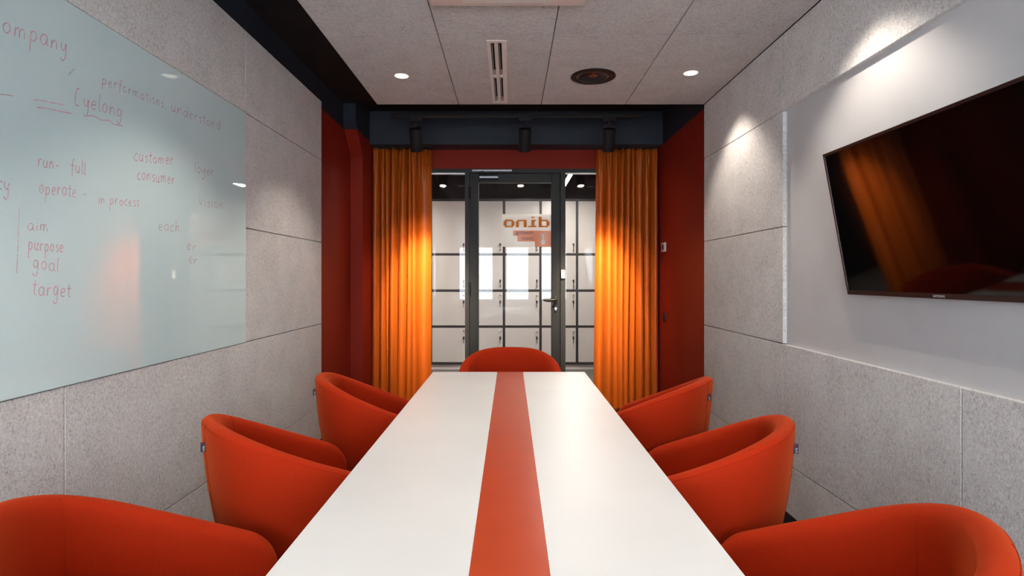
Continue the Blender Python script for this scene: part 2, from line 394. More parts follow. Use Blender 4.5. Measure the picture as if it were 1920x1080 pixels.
# handle: backplate, lever, lock
bm = bmnew(); hx = px(1042, 5.61)+.404; hz = pz(562, 5.61)
add_box(bm, hx-.016, hx+.016, -.018, -.008, hz-.045, hz+.035, bev=.006, seg=3)
hp = obj('handle', bm, 'dark_bronze', dr, smooth=True)
bm = bmnew(); add_cyl(bm, (hx, -.018, hz), (hx, -.055, hz), .010, n=16)
prev = None; pts = [(hx-.13*k/12, -.055-.006*math.sin(PI*k/12), hz-.006*math.sin(PI*k/12*.9)) for k in range(13)]
rings = []
for k, p in enumerate(pts):
    r = .009+.006*math.sin(PI*min(1, k/11)) if k < 12 else .003
    rings.append([bm.verts.new((p[0], p[1]+r*.6*math.cos(2*PI*i/12), p[2]+r*math.sin(2*PI*i/12))) for i in range(12)])
for a, b in zip(rings[:-1], rings[1:]):
    for i in range(12): bm.faces.new((a[i], a[(i+1)%12], b[(i+1)%12], b[i]))
bm.faces.new(rings[0]); bm.faces.new(rings[-1][::-1])
obj('lever', bm, 'dark_bronze', hp, smooth='all')
bm = bmnew(); kz = pz(580, 5.61)
add_cyl(bm, (hx, -.008, kz+.008), (hx, -.018, kz+.008), .011, n=20); add_box(bm, hx-.006, hx+.006, -.018, -.008, kz-.022, kz+.006, bev=.003)
add_box(bm, hx-.0018, hx+.0018, -.03, -.017, kz+.0, kz+.014)
obj('lock_cylinder', bm, 'steel', dr, smooth=True)
# door closer
cl = dbox('closer_body', (px(899,5.58), px(934,5.58), 5.555, 5.612, pz(337,5.58), pz(326,5.58)), 'black_metal', bev=.006, smooth=True)
dbox('closer_cover', (px(899,5.56), px(934,5.56), 5.549, 5.556, pz(334,5.56), pz(330.5,5.56)), 'alu', bev=.002)
dbox('closer_rail', (px(885,5.58), px(960,5.58), 5.578, 5.600, pz(321.3,5.58), pz(317.8,5.58)), 'alu', bev=.002)
bm = bmnew(); add_box(bm, px(899,5.57)+.404+.02, px(899,5.57)+.404+.036, -.062, -.044, pz(328,5.57), pz(321,5.57)); obj('closer_arm', bm, 'black_metal', dr)

# exit button on the mullion
eb = box('exit_button', (px(1052.3,5.58), px(1059.3,5.58), 5.582, 5.600, pz(522,5.59), pz(506,5.59)), 'pvc', bev=.004, smooth=True)
tag(eb, 'small white plastic button plate on the dark mullion right of the glass door handle', 'door button')
bm = bmnew(); c = (px(1056.4,5.58), 5.581, pz(509,5.59)); add_cyl(bm, c, (c[0], 5.579, c[2]), .006, n=14); obj('button', bm, 'black_plastic', eb)

# sign on the outer face of the door glass (seen mirrored from inside)
YS = 5.652
def sx(zx): return px(930+zx/12.7, YS)
def sz(zy): return pz(390+zy/12.7, YS)
sg = empty('door_sign', (sx(730), YS, sz(530)))
tag(sg, 'frosted pale sign panel on the door glass with mirrored orange lettering and an ant mark', 'sign')
def sbox(bm, x0, x1, y0, y1, e): add_box(bm, sx(x0)-sg.location.x, sx(x1)-sg.location.x, -e, .004+e, sz(y1)-sg.location.z, sz(y0)-sg.location.z)
bm = bmnew(); sbox(bm, 140, 1312, 145, 922, 0); obj('panel', bm, 'acrylic', sg)
def letter(name, x, rects):
    bm = bmnew()
    for a, b, c, d in rects: sbox(bm, x+a*37.2, x+b*37.2, 460-d*36, 460-c*36, .0012)
    obj(name, bm, 'sign_orange', sg)
letter('letter_o', 180, [(1,6,4,5), (0,2,1,4), (5,7,1,4), (1,6,0,1)])
letter('letter_n', 472, [(1,7,4,5), (0,2,0,4), (5,7,0,4)])
letter('letter_i', 765, [(2,4,6,7), (2,5,4,5), (2,4,1,4), (0,5.3,0,1)])
letter('letter_d', 1015, [(0,2,0,7), (2,6,4,5), (5,7,1,4), (2,6,0,1)])
bm = bmnew(); sbox(bm, 925, 1312, 540, 922, .0008); sbox(bm, 410, 925, 535, 655, .0008); sbox(bm, 510, 925, 655, 795, .0008)
obj('salmon_block', bm, 'sign_salmon', sg)
for s, xe, yb, wd in (('meeting', 878, 622, 405), ('room', 878, 757, 262)):
    for side in (-1, 1):
        # one print on each face; text reads correctly from the corridor
        mt = Matrix.Translation((sx(xe)-sg.location.x, -.0014 if side < 0 else .0054, sz(yb)-sg.location.z)) @ Matrix.Rotation(PI/2, 4, 'X') @ Matrix.Diagonal((-1, 1, 1, 1))
        t = text_mesh(s, 'lettering', 'sign_text', 0.04, sg, Matrix.Identity(4), .0002)
        wid = max(v.co.x for v in t.data.vertices); k = wd/12.7/1070*YS/wid
        t.data.transform(mt @ Matrix.Scale(k, 4))
bm = bmnew()
def sell(cx_, cy_, rx, ry):
    n = 20; e = .0016
    A = [bm.verts.new((sx(cx_+rx*math.cos(2*PI*i/n))-sg.location.x, -e, sz(cy_+ry*math.sin(2*PI*i/n))-sg.location.z)) for i in range(n)]
    B = [bm.verts.new((v.co.x, .004+e, v.co.z)) for v in A]
    bm.faces.new(A); bm.faces.new(B[::-1])
    for i in range(n): bm.faces.new((A[i], A[(i+1)%n], B[(i+1)%n], B[i]))
def sline(p, q, w_=9):
    (x0, y0), (x1, y1) = p, q; l = math.hypot(x1-x0, y1-y0); nx, ny = -(y1-y0)/l*w_/2, (x1-x0)/l*w_/2; e = .0016
    P = [(x0+nx, y0+ny), (x1+nx, y1+ny), (x1-nx, y1-ny), (x0-nx, y0-ny)]
    A = [bm.verts.new((sx(a)-sg.location.x, -e, sz(b)-sg.location.z)) for a, b in P]; B = [bm.verts.new((v.co.x, .004+e, v.co.z)) for v in A]
    bm.faces.new(A); bm.faces.new(B[::-1])
    for i in range(4): bm.faces.new((A[i], A[(i+1)%4], B[(i+1)%4], B[i]))
sell(1120, 640, 30, 30); sell(1120, 705, 24, 45); sell(1120, 810, 52, 62)
for s in (-1, 1):
    for (a, b), (c, d), (e, f) in (((15,625),(40,600),(45,575)), ((20,680),(70,650),(105,620)), ((22,705),(80,700),(110,735)), ((20,730),(65,760),(95,830))):
        sline((1120+s*a, b), (1120+s*c, d)); sline((1120+s*c, d), (1120+s*e, f))
obj('ant_mark', bm, 'sign_white', sg)

# small fittings on the right-hand red wall
th = box('thermostat', (1.424, 1.44, 5.27, 5.39, pz(472,5.33), pz(455,5.33)), 'pvc', bev=.003, smooth=True)
tag(th, 'small white wall thermostat on the red wall beside the right curtain', 'thermostat')
box('display', (1.4225, 1.4245, 5.305, 5.355, pz(468,5.33), pz(459,5.33)), 'black_plastic', th, label='dark display')
sw = box('wall_switch', (1.430, 1.44, 5.27, 5.35, pz(603,5.3), pz(587,5.3)), 'black_plastic', bev=.003, smooth=True)
tag(sw, 'small black switch low on the red wall beside the right curtain', 'switch')
box('rocker', (1.427, 1.4305, 5.29, 5.33, pz(600,5.3), pz(590,5.3)), 'black_metal', sw, bev=.001)

# ------------------------------------------------------------------ corridor behind the glass
struct(box('wall_corridor', (-3.2, 3.2, 8.62, 8.8, 0, ZT), 'black_ceiling'))
struct(box('wall_corridor_left', (-3.2, -3.0, 5.74, 8.62, 0, ZT), 'white_wall'))
struct(box('wall_corridor_right', (3.0, 3.2, 5.74, 8.62, 0, ZT), 'white_wall'))
struct(box('wall_soffit', (-3.0, 3.0, 8.10, 8.62, 2.42, ZT), 'black_ceiling'))
YL = 8.06; PITCH = .516; X0 = -.0904
rows = [.092, .611, 1.119, 1.631, 2.40]
def make_locker():
    r = empty('locker_column', (X0, YL, 0)); t = .017
    bm = bmnew()
    add_box(bm, 0, t, 0, .5, .092-t, 2.417); add_box(bm, PITCH-t, PITCH, 0, .5, .092-t, 2.417); add_box(bm, t, PITCH-t, .47, .5, .092-t, 2.417)
    for z in rows: add_box(bm, t, PITCH-t, 0, .47, z-t, z+t)
    obj('carcass', bm, 'locker_frame', r)
    box('plinth', (0, PITCH, .03, .48, 0, .074), 'white_wall', r)
    for i in range(4):
        d = box('locker_door', (t+.001, PITCH-t-.001, -.002, .018, rows[i]+t+.001, rows[i+1]-t-.001), 'lockers', r, bev=.0015)
        kx = PITCH-.053; low = i >= 2
        kz = rows[i]+.06 if low else rows[i+1]-.062
        lz = rows[i]+.145 if low else rows[i+1]-.150
        bm = bmnew(); add_cyl(bm, (kx, -.002, kz), (kx, -.012, kz), .007, n=14); add_lathe(bm, [(0, .014), (.010, .010), (.014, 0), (.010, -.010), (0, -.014)], (kx, -.022, kz), n=16)
        obj('knob', bm, 'steel', d, smooth='all')
        bm = bmnew(); add_cyl(bm, (kx, -.002, lz), (kx, -.012, lz), .013, n=18)
        obj('lock', bm, 'dark_bronze', d, smooth=True)
        bm = bmnew(); add_box(bm, kx-.0015, kx+.0015, -.035, -.012, lz-.006, lz+.006)
        add_cyl(bm, (kx, -.030, lz-.02), (kx, -.033, lz-.02), .012, n=14); add_box(bm, kx-.004, kx+.004, -.036, -.033, lz-.085, lz-.01)
        obj('key', bm, 'dark_bronze', d)
    return r
lk = make_locker()
LL = {-3: 'pale locker column furthest left beyond the glass, mostly hidden behind the left curtain',
      -2: 'column of pale lockers seen through the left side light next to the left curtain',
      -1: 'column of pale lockers behind the hinge side of the glass door, left of its sign',
      0: 'column of pale lockers behind the middle of the glass door, under its orange sign',
      1: 'column of pale lockers behind the handle side of the glass door, its locks showing through the right side light',
      2: 'column of pale lockers behind the right side light next to the right curtain',
      3: 'column of pale lockers hidden behind the right curtain, reflected in the glass writing board'}
for k in sorted(LL, key=abs):
    o = lk if k == 0 else copy_tree(lk)
    o.location = (X0+PITCH*k, YL, 0); tag(o, LL[k], 'lockers', 'lockers in the corridor')

# linear luminaire in the corridor
lum = empty('linear_luminaire', (.70, 6.7, 2.50)); tag(lum, 'slim glowing white linear lamp hanging in the corridor above the right side light', 'ceiling lamp')
box('housing', (-.022, .022, -.75, .75, .012, .05), 'black_metal', lum); box('diffuser', (-.02, .02, -.74, .74, -.004, .012), 'tube', lum)
for yy in (-.6, .6):
    bm = bmnew(); add_cyl(bm, (0, yy, .05), (0, yy, ZT-2.50), .0015, n=6); obj('suspension_wire', bm, 'steel', lum)
light('corridor_lamp_light', 'AREA', (.70, 6.7, 2.49), 40, (1,.95,.88), shape='RECTANGLE', size=.04, size_y=1.48)
lum_fill = copy_tree(lum); lum_fill.location = (-1.9, 6.7, 2.50); tag(lum_fill, 'added slim linear lamp in the corridor beyond the left curtain, unseen, brightening the lockers', 'ceiling lamp')  # unseen second lamp, added to brighten the lockers
light('added_corridor_fill', 'AREA', (-1.9, 6.7, 2.49), 48, (1,.95,.88), shape='RECTANGLE', size=.04, size_y=1.48)  # fill light of the added lamp

# ------------------------------------------------------------------ ceiling fittings
dnames = ['round recessed downlight in the felt ceiling near the dark left gap, lit warm white', 'round recessed downlight in the felt ceiling close to the right wall, lit warm white',
          'middle left recessed downlight above the table, out of view', 'middle right recessed downlight above the television',
          'rear left recessed downlight overhead, out of view', 'rear right recessed downlight overhead, out of view']
def make_down():
    r = empty('downlight', (0,0,2.55))
    bm = bmnew(); add_lathe(bm, [(.0375, .0), (.043, -.001), (.044, -.003), (.040, -.004), (.0365, -.003), (.0365, .002), (.031, .025), (.028, .030)], n=40); obj('trim_ring', bm, 'reflector', r, smooth=True)
    bm = bmnew(); add_lathe(bm, [(0, .0285), (.0285, .0285), (.0285, .032), (0, .032)], n=32); obj('lens', bm, 'lamp', r)
    return r
d0 = make_down()
for i, (x, y) in enumerate(DL):
    o = d0 if i == 0 else copy_tree(d0)
    o.location = (x, y, 2.55); tag(o, dnames[i], 'downlight', 'recessed downlights')
    light('downlight_beam', 'SPOT', (x, y, 2.540), 25 if x > 0 else 28, WARM, spot_size=math.radians(100), spot_blend=.55, shadow_soft_size=.02)

# speaker
sp = empty('ceiling_speaker', (.513, 3.54, 2.55)); tag(sp, 'black round loudspeaker set in the felt ceiling right of the air slot', 'speaker')
bm = bmnew(); add_lathe(bm, [(.117, .005), (.138, 0), (.139, -.004), (.134, -.007), (.112, -.008), (.108, -.004), (.108, .004)], n=56); fr = obj('frame', bm, 'speaker', sp, smooth=True)
for k in range(8):
    a = 2*PI*(k+.3)/8; bm = bmnew(); add_cyl(bm, (.125*math.cos(a), .125*math.sin(a), -.007), (.125*math.cos(a), .125*math.sin(a), -.0105), .004, n=10); obj('screw', bm, 'dark_bronze', fr)
bm = bmnew(); add_lathe(bm, [(.108, .0), (.100, -.007), (.090, -.007), (.084, .002), (.04, .028), (0, .030)], n=48); obj('cone', bm, 'black_plastic', sp, smooth='all')
bm = bmnew(); add_lathe(bm, [(.030, .026), (.028, .006), (.022, .0), (.016, .0), (.012, .004), (0, .006)], n=32); obj('dust_cap', bm, 'copper', sp, smooth=True, label='dark copper centre')

# slot diffuser
vt = empty('slot_diffuser', (-.073, 3.535, 2.55)); tag(vt, 'long cream double-slot air diffuser in the middle of the felt ceiling', 'air vent')
bm = bmnew()
X = [-.053, -.033, -.014, .007, .026, .053]; Y = [-.535, -.510, -.008, .018, .510, .535]
for a, b in ((0,1), (2,3), (4,5)): add_box(bm, X[a], X[b], Y[0], Y[5], -.005, 0)
for a, b in ((0,1), (2,3), (4,5)):
    for c, d in ((1,2), (3,4)): add_box(bm, X[c], X[d], Y[a], Y[b], -.005, 0)
obj('frame', bm, 'vent', vt)
for c, d in ((1,2), (3,4)):
    for a, b in ((1,2), (3,4)):
        box('void', (X[c], X[d], Y[a], Y[b], .034, .037), 'dark_hole', vt)
        bm = bmnew(); xm = X[c]+.005; add_box(bm, xm, xm+.002, Y[a], Y[b], .0, .03); obj('deflector', bm, 'vent', vt)
        box('end_cap', (X[c], X[d], Y[b]-.012, Y[b], .002, .034), 'vent', vt)

# cassette air conditioner
ac = empty('ceiling_cassette', (-.013, 2.223, 2.52)); tag(ac, 'cream square air conditioning cassette overhead at the top edge', 'air conditioner')
bm = bmnew(); R = .345
add_box(bm, -R, R, -R, -R+.13, 0, .03, bev=.01); add_box(bm, -R, R, R-.13, R, 0, .03, bev=.01); add_box(bm, -R, -R+.13, -R+.13, R-.13, 0, .03, bev=.006); add_box(bm, R-.13, R, -R+.13, R-.13, 0, .03, bev=.006)
obj('fascia', bm, 'vent', ac, smooth=True)
for k in range(4):
    bm = bmnew(); add_box(bm, -.2, .2, -R+.045, -R+.105, -.006, .004, bev=.003); f = obj('louvre', bm, 'vent', ac); f.rotation_euler = (0,0,k*PI/2)
bm = bmnew()
for k in range(16): add_box(bm, -R+.13, R-.13, -R+.14+k*.027, -R+.152+k*.027, .002, .02)
obj('intake_grille', bm, 'vent', ac); box('filter', (-R+.13, R-.13, -R+.13, R-.13, .022, .03), 'dark_hole', ac)

# track with three spots
YT = 4.68
tr = empty('lighting_track', (.05, YT, 2.63)); tag(tr, 'thin black lighting track hanging in front of the navy beam', 'lighting track')
box('rail', (-1.03, 1.03, -.017, .017, -.012, .012), 'black_metal', tr)
for x in (-.64, .64):
    bm = bmnew(); add_cyl(bm, (x, 0, .012), (x, 0, ZT-2.63), .0015, n=6); obj('suspension_wire', bm, 'black_metal', tr)
def make_spot():
    r = empty('track_spotlight', (0, YT, 2.618))
    box('adapter', (-.05, .05, -.016, .016, -.026, 0), 'black_metal', r, bev=.003)
    bm = bmnew(); add_cyl(bm, (0, 0, -.026), (0, 0, -.05), .010, n=16); add_box(bm, -.008, .008, -.008, .008, -.075, -.045, bev=.002); obj('pivot', bm, 'black_metal', r, smooth=True)
    h = bpy.data.objects.new('head', None)
    A = math.radians(25); dx = Vector((0, math.sin(A), -math.cos(A))); p0 = Vector((0, -.03, -.100)); Lh = .185; R_ = .05
    bm = bmnew(); n = 40; a = Vector((1,0,0)); b = dx.cross(a)
    prof = [(0,0), (.044,0), (.05,.006), (.05,Lh-.004), (.048,Lh), (.043,Lh), (.041,Lh-.02), (0,Lh-.021)]
    rings = [[bm.verts.new(p0+dx*t+rr*(a*math.cos(2*PI*i/n)+b*math.sin(2*PI*i/n))) for i in range(n)] if rr > 0 else [bm.verts.new(p0+dx*t)] for rr, t in prof]
    for P, Q in zip(rings[:-1], rings[1:]):
        for i in range(n):
            j = (i+1)%n
            if len(P) == 1: bm.faces.new((P[0], Q[j], Q[i]))
            elif len(Q) == 1: bm.faces.new((P[i], P[j], Q[0]))
            else: bm.faces.new((P[i], P[j], Q[j], Q[i]))
    hd = obj('lamp_head', bm, 'black_metal', r, smooth=True)
    bm = bmnew(); c = p0+dx*(Lh-.018); add_cyl(bm, c, c+dx*.003, .039, n=32); obj('lens', bm, 'spotlens', hd)
    for s in (-1, 1):
        bm = bmnew(); add_box(bm, s*.052-.0015, s*.052+.0015, -.012, .012, -.135, -.06, bev=.001); obj('bracket', bm, 'black_metal', r)
    bm = bmnew(); add_box(bm, -.052, .052, -.012, .012, -.066, -.062); obj('bracket', bm, 'black_metal', r)
    return r, p0, dx, Lh, A
s0, p0, dx, Lh, AT = make_spot()
for i, (x, lab, rz) in enumerate(((-.775, 'black cylinder spotlight on the track in front of the left curtain', .0),
                              (.118, 'black cylinder spotlight on the track in front of the red lintel, over the glass door', 0),
                              (.81, 'black cylinder spotlight on the track in front of the right curtain', .0))):
    o = s0 if i == 0 else copy_tree(s0)
    o.location = (x, YT, 2.618); o.rotation_euler.z = rz; tag(o, lab, 'spotlight', 'track spotlights')
    c = Vector((x, YT, 2.618)) + p0 + dx*(Lh+.004)
    light('track_spot_beam', 'SPOT', c, (70, 10, 70)[i], (1,.84,.62), rot=(math.radians(31), 0, 0), spot_size=math.radians(66), spot_blend=1.0, shadow_soft_size=.03)
    if i != 1: light('track_spot_core', 'SPOT', c, 430, (1,.84,.62), rot=(math.radians(33), 0, 0), spot_size=math.radians(42), spot_blend=1.0, shadow_soft_size=.03)

# ------------------------------------------------------------------ curtains
def curtain(name, xa, xb, widths, amps, label, seed, bot=(0,0)):
    rnd = random.Random(seed)
    tot = sum(widths); NS = 420; NZ = 70; z0, z1 = .02, 2.545
    # phase as a function of s
    edges = [0]
    for w_ in widths: edges.append(edges[-1]+w_/tot)
    def ph(s):
        for k in range(len(widths)):
            if s <= edges[k+1] or k == len(widths)-1:
                return k, (s-edges[k])/(edges[k+1]-edges[k])
    wob = [(rnd.uniform(-1,1), rnd.uniform(.5,1.6), rnd.uniform(0,6)) for _ in widths]
    bm = bmnew(); grid = []
    for j in range(NZ+1):
        f = j/NZ; z = z0+(z1-z0)*f; row = []
        top = max(0, (f-.86)/.14)
        for i in range(NS+1):
            s = i/NS; k, u = ph(s)
            # blend neighbouring amplitudes for continuity
            a = amps[k]*(1-.35*f)*(1+.18*wob[k][0]*math.sin(wob[k][1]*3*f+wob[k][2]))
            c = math.sin(PI*u)
            y = -a*1.9*(.55*(1-math.cos(2*PI*u))/2*1.0+.45*max(0, c)**.7)+.075
            # cloth of a deep fold overhangs its valley
            xs_ = -.016*math.sin(2*PI*u)*min(1, a/.06)*(1-.4*f)
            drift = .010*math.sin(2.2*f+k*1.3)*math.sin(PI*s)
            x = xa+(xb-xa)*s + xs_ + drift + (bot[0]*(1-s)+bot[1]*s)*(1-f)
            y += .012*top*math.sin(s*2*PI*len(widths)*2.3) + .004*math.sin(9*f+11*s)
            row.append(bm.verts.new((x, 5.485+y, z)))
        grid.append(row)
    for j in range(NZ):
        for i in range(NS): bm.faces.new((grid[j][i], grid[j][i+1], grid[j+1][i+1], grid[j+1][i]))
    root = empty(name, ((xa+xb)/2, 5.485, 0)); tag(root, label, 'curtain')
    bmesh.ops.translate(bm, verts=bm.verts, vec=(-root.location.x, -5.485, 0))
    o = obj('cloth', bm, 'satin', root, smooth='all')
    md = o.modifiers.new('t', 'SOLIDIFY'); md.thickness = .0012
    return root
curtain('curtain', -1.335, -.768, [5,3.6,3.4,4.4,5.5,3,3.4,9], [.070,.058,.055,.080,.060,.06,.055,.03],
        'orange satin curtain hanging left of the glass door beside the red pier', 3, (0, -.004))
curtain('curtain', .838, 1.432, [5.5,5,4.5,3.2,3,3.6,5.5,5,4.5], [.035,.055,.055,.055,.06,.055,.06,.045,.05],
        'orange satin curtain hanging right of the glass door beside the thermostat', 8, (-.03, 0))
for a, b, s in ((-1.325, -.77, 'left'), (.84, 1.425, 'right')):
    o = box('curtain_rail', (a, b, 5.49, 5.515, 2.548, 2.561), 'black_metal'); tag(o, 'black curtain rail under the navy beam above the %s curtain' % s, 'curtain rail', 'curtain rails')

# ------------------------------------------------------------------ glass writing board
XBD = -1.389
wb = empty('writing_board', (XBD, 1.79, .964)); tag(wb, 'large pale green glass writing board with faded red handwriting on the left felt wall', 'whiteboard')
def WB(y, z, off=0): return (off, y-1.79, z-.964)
bm = bmnew(); add_box(bm, -.006, 0, .57-1.79, 2.998-1.79, -.0012, 2.1665-.964, bev=.0008, seg=1); obj('glass_panel', bm, 'board', wb)
for y in (.8, 2.8):
    for z in (1.1, 2.05):
        bm = bmnew(); add_cyl(bm, WB(y, z, -.0505), WB(y, z, -.008), .02, n=16); obj('standoff', bm, 'steel', wb)
G = {  # single stroke hand lettering, x height 1
 'a': (.9, [[(.75,.85),(.4,1),(.1,.7),(.1,.25),(.35,0),(.65,.25),(.75,.9),(.72,.2),(.9,0)]]),
 'c': (.75, [[(.7,.85),(.4,1),(.1,.6),(.15,.15),(.45,0),(.7,.15)]]),
 'C': (.9, [[(.6,1.9),(.3,1.8),(.12,1.0),(.15,.1),(.6,0)]]),
 'd': (.9, [[(.7,.85),(.4,1),(.1,.6),(.2,.05),(.5,.05),(.72,.6),(.78,1.9),(.76,.1),(.9,0)]]),
 'e': (.8, [[(.12,.5),(.6,.6),(.55,.95),(.3,.95),(.1,.5),(.25,.02),(.65,.12)]]),
 'f': (.6, [[(.6,1.75),(.35,1.8),(.28,1.2),(.25,-.6)],[(.0,.9),(.55,1.0)]]),
 'g': (.85, [[(.7,.9),(.35,1),(.1,.6),(.25,.1),(.6,.3),(.7,.9),(.62,-.6),(.3,-.9),(.05,-.6)]]),
 'h': (.85, [[(.12,1.8),(.12,0),(.2,.7),(.5,1),(.65,.7),(.68,0)]]),
 'i': (.4, [[(.15,1),(.15,.1),(.35,0)],[(.17,1.35),(.2,1.42)]]),
 'l': (.4, [[(.15,1.9),(.12,.15),(.35,.0)]]),
 'm': (1.2, [[(.1,1),(.1,0),(.15,.7),(.4,1),(.52,.7),(.52,0),(.58,.7),(.85,1),(.97,.7),(1.0,0)]]),
 'n': (.85, [[(.1,1),(.1,0),(.18,.7),(.45,1),(.62,.7),(.65,0)]]),
 'o': (.85, [[(.4,1),(.12,.7),(.15,.2),(.4,0),(.68,.3),(.66,.8),(.4,1)]]),
 'p': (.85, [[(.12,1),(.1,-1.0)],[(.12,.7),(.4,1),(.68,.7),(.6,.2),(.3,.0),(.12,.2)]]),
 'r': (.7, [[(.1,1),(.12,0),(.16,.6),(.35,.95),(.6,.95)]]),
 's': (.65, [[(.55,.9),(.3,1),(.12,.75),(.5,.35),(.4,.03),(.1,.05)]]),
 't': (.6, [[(.28,1.6),(.25,.2),(.5,0)],[(.0,1.05),(.55,1.1)]]),
 'u': (.85, [[(.1,1),(.1,.25),(.35,0),(.62,.3),(.66,1),(.66,.1),(.8,0)]]),
 'v': (.75, [[(.08,1),(.32,0),(.62,1)]]),
 'y': (.8, [[(.1,1),(.15,.4),(.45,.2),(.65,1),(.6,-.5),(.3,-1.0),(.05,-.7)]]),
 '-': (.8, [[(.1,.45),(.65,.5)]]), ',': (.4, [[(.2,.1),(.1,-.3)]]), '.': (.35, [[(.15,.05),(.2,.0)]]), ' ': (.7, []),
}
def unproject(qx, qy):
    k = 957-qx; return (1070*1.389/k, CAMZ+(521-qy)/k*1.389)
def smooth_pts(p, n=6):
    if len(p) < 3: return p
    q = [p[0]]+p+[p[-1]]; out_ = []
    for i in range(1, len(q)-2):
        for k in range(n):
            t = k/n
            out_.append(tuple(.5*((2*q[i][c])+(-q[i-1][c]+q[i+1][c])*t+(2*q[i-1][c]-5*q[i][c]+4*q[i+1][c]-q[i+2][c])*t*t+(-q[i-1][c]+3*q[i][c]-3*q[i+1][c]+q[i+2][c])*t**3) for c in (0,1)))
    out_.append(p[-1]); return out_
def ribbon(bm, pts, wd):
    P = [Vector(p) for p in pts]; prev = None
    for i, p in enumerate(P):
        d = (P[min(i+1,len(P)-1)]-P[max(i-1,0)]);
        if d.length < 1e-7: continue
        d.normalize(); n_ = Vector((-d.y, d.x))*wd/2
        a, b = p+n_, p-n_
        v = [bm.verts.new(WB(a.x, a.y, .0006)), bm.verts.new(WB(b.x, b.y, .0006))]
        if prev: bm.faces.new((prev[0], v[0], v[1], prev[1]))
        prev = v
def write(s, a, b, xh, m='ink', wd=.0030, name='handwriting'):
    """baseline runs from photo point a to b on the board"""
    tot = sum(G[c][0] for c in s); rr = random.Random(s); (ya, za), (yb, zb) = unproject(*a), unproject(*b)
    k = 957-(a[0]+b[0])/2; h = xh/k*1.389
    bm = bmnew(); x = 0
    for c in s:
        wdt, st = G[c]; jit = rr.uniform(-.08,.08)
        for q in st:
            pts = [(p[0]*.80+x+.03+.04*p[1], p[1]*(1.12+jit)+jit) for p in smooth_pts(q)]
            ribbon(bm, [(ya+(yb-ya)*p[0]/tot, za+(zb-za)*p[0]/tot+h*p[1]) for p in pts], wd)
        x += wdt
    return obj(name, bm, m, wb)
def phrase(s, a, b, xh, m='ink', wd=.0026):
    tot = sum(G[c][0] for c in s); x = 0
    for wrd in s.split(' '):
        n = sum(G[c][0] for c in wrd)
        if wrd:
            P = lambda t: (a[0]+(b[0]-a[0])*t/tot, a[1]+(b[1]-a[1])*t/tot)
            write(wrd, P(x), P(x+n), xh, m, wd)
        x += n+G[' '][0]
def stroke(pts, m='ink', wd=.0025, name='marker_line'):
    bm = bmnew(); ribbon(bm, [unproject(*p) for p in smooth_pts(pts)], wd); return obj(name, bm, m, wb)
write('company', (-18, 52), (128, 100), 17, 'ink', .003)
phrase('performations, understand', (190, 156), (414, 244), 9, 'ink_faint', .003)
write('Cyelong.', (138, 196), (236, 222), 14, 'ink')
stroke([(163,218), (172,217), (182,221), (190,225), (205,226), (214,233), (230,236)], 'ink', .003)
stroke([(62,187), (75,188), (100,193), (118,196)]); stroke([(68,201), (85,203), (110,208), (135,213)], 'ink', .003); stroke([(0,177), (12,178), (24,180)])
phrase('run-  full', (70, 312), (162, 327), 12, 'ink')
write('customer', (250, 301), (326, 309), 11, 'ink'); write('consumer', (256, 336), (328, 346), 11, 'ink')
write('loyer', (364, 323), (402, 330), 9, 'ink_faint')
write('cy', (-8, 352), (20, 362), 14, 'ink_faint')
phrase('operate -', (72, 362), (164, 372), 13, 'ink'); phrase('in process', (184, 381), (262, 388), 10, 'ink')
phrase('vision ,', (372, 384), (434, 396), 10, 'ink_faint'); write('each', (296, 432), (338, 434), 10, 'ink_faint')
write('aim', (50, 430), (94, 434), 12, 'ink_faint'); write('purpose', (52, 468), (120, 472), 13, 'ink'); write('goal', (60, 503), (112, 510), 13, 'ink'); write('target', (60, 552), (134, 556), 15, 'ink')
write('er', (349, 468), (370, 470), 9, 'ink_faint'); write('er', (353, 493), (371, 495), 9, 'ink_faint')
stroke([(36,388), (35,420), (33,470), (31,512)], 'ink_faint')
stroke([(128,140), (140,129)], 'smudge', .006, 'smudge')

# ------------------------------------------------------------------ television
tv = empty('television', (1.325, 1.815, 1.518)); tag(tv, 'black flat television tilted forward on the right wall', 'television')
# local frame: u along -y.. , v up the screen, n towards the room
P_tl = Vector((1.2739, 2.33, 1.803)); P_bl = Vector((1.3762, 2.33, 1.2325))
H = (P_tl-P_bl).length; v_ = (P_tl-P_bl).normalized(); u_ = Vector((0,-1,0)); n_ = u_.cross(v_).normalized()
if n_.x > 0: n_ = -n_
Wt = 1.03
Q = Matrix((u_, v_, n_)).transposed().to_4x4(); Q.translation = P_bl-Vector(tv.location)
def tvobj(name, bm, m, parent=None, smooth=False, label=None):
    bmesh.ops.transform(bm, matrix=Q, verts=bm.verts); return obj(name, bm, m, parent or tv, smooth=smooth, label=label)
bz = .011
bm = bmnew()
add_box(bm, 0, Wt, 0, bz+.006, -.012, 0, bev=.0015); add_box(bm, 0, Wt, H-bz, H, -.012, 0, bev=.0015)
add_box(bm, 0, bz, bz+.006, H-bz, -.012, 0, bev=.0015); add_box(bm, Wt-bz, Wt, bz+.006, H-bz, -.012, 0, bev=.0015)
bezel = tvobj('bezel', bm, 'tv_bezel')
bm = bmnew(); add_box(bm, bz, Wt-bz, bz+.006, H-bz, -.010, -.003); tvobj('screen', bm, 'screen')
bm = bmnew(); add_box(bm, .004, Wt-.004, .004, H-.004, -.022, -.012, bev=.003); add_box(bm, .2, Wt-.2, .10, H-.08, -.030, -.020, bev=.004); tvobj('rear_housing', bm, 'black_plastic')
lg = text_mesh('SAMSUNG', 'maker_lettering', 'offwhite', .0115, tv, Matrix.Identity(4), .0002, 'CENTER')
lg.data.transform(Q @ Matrix.Translation((.50, .005, .0008)))
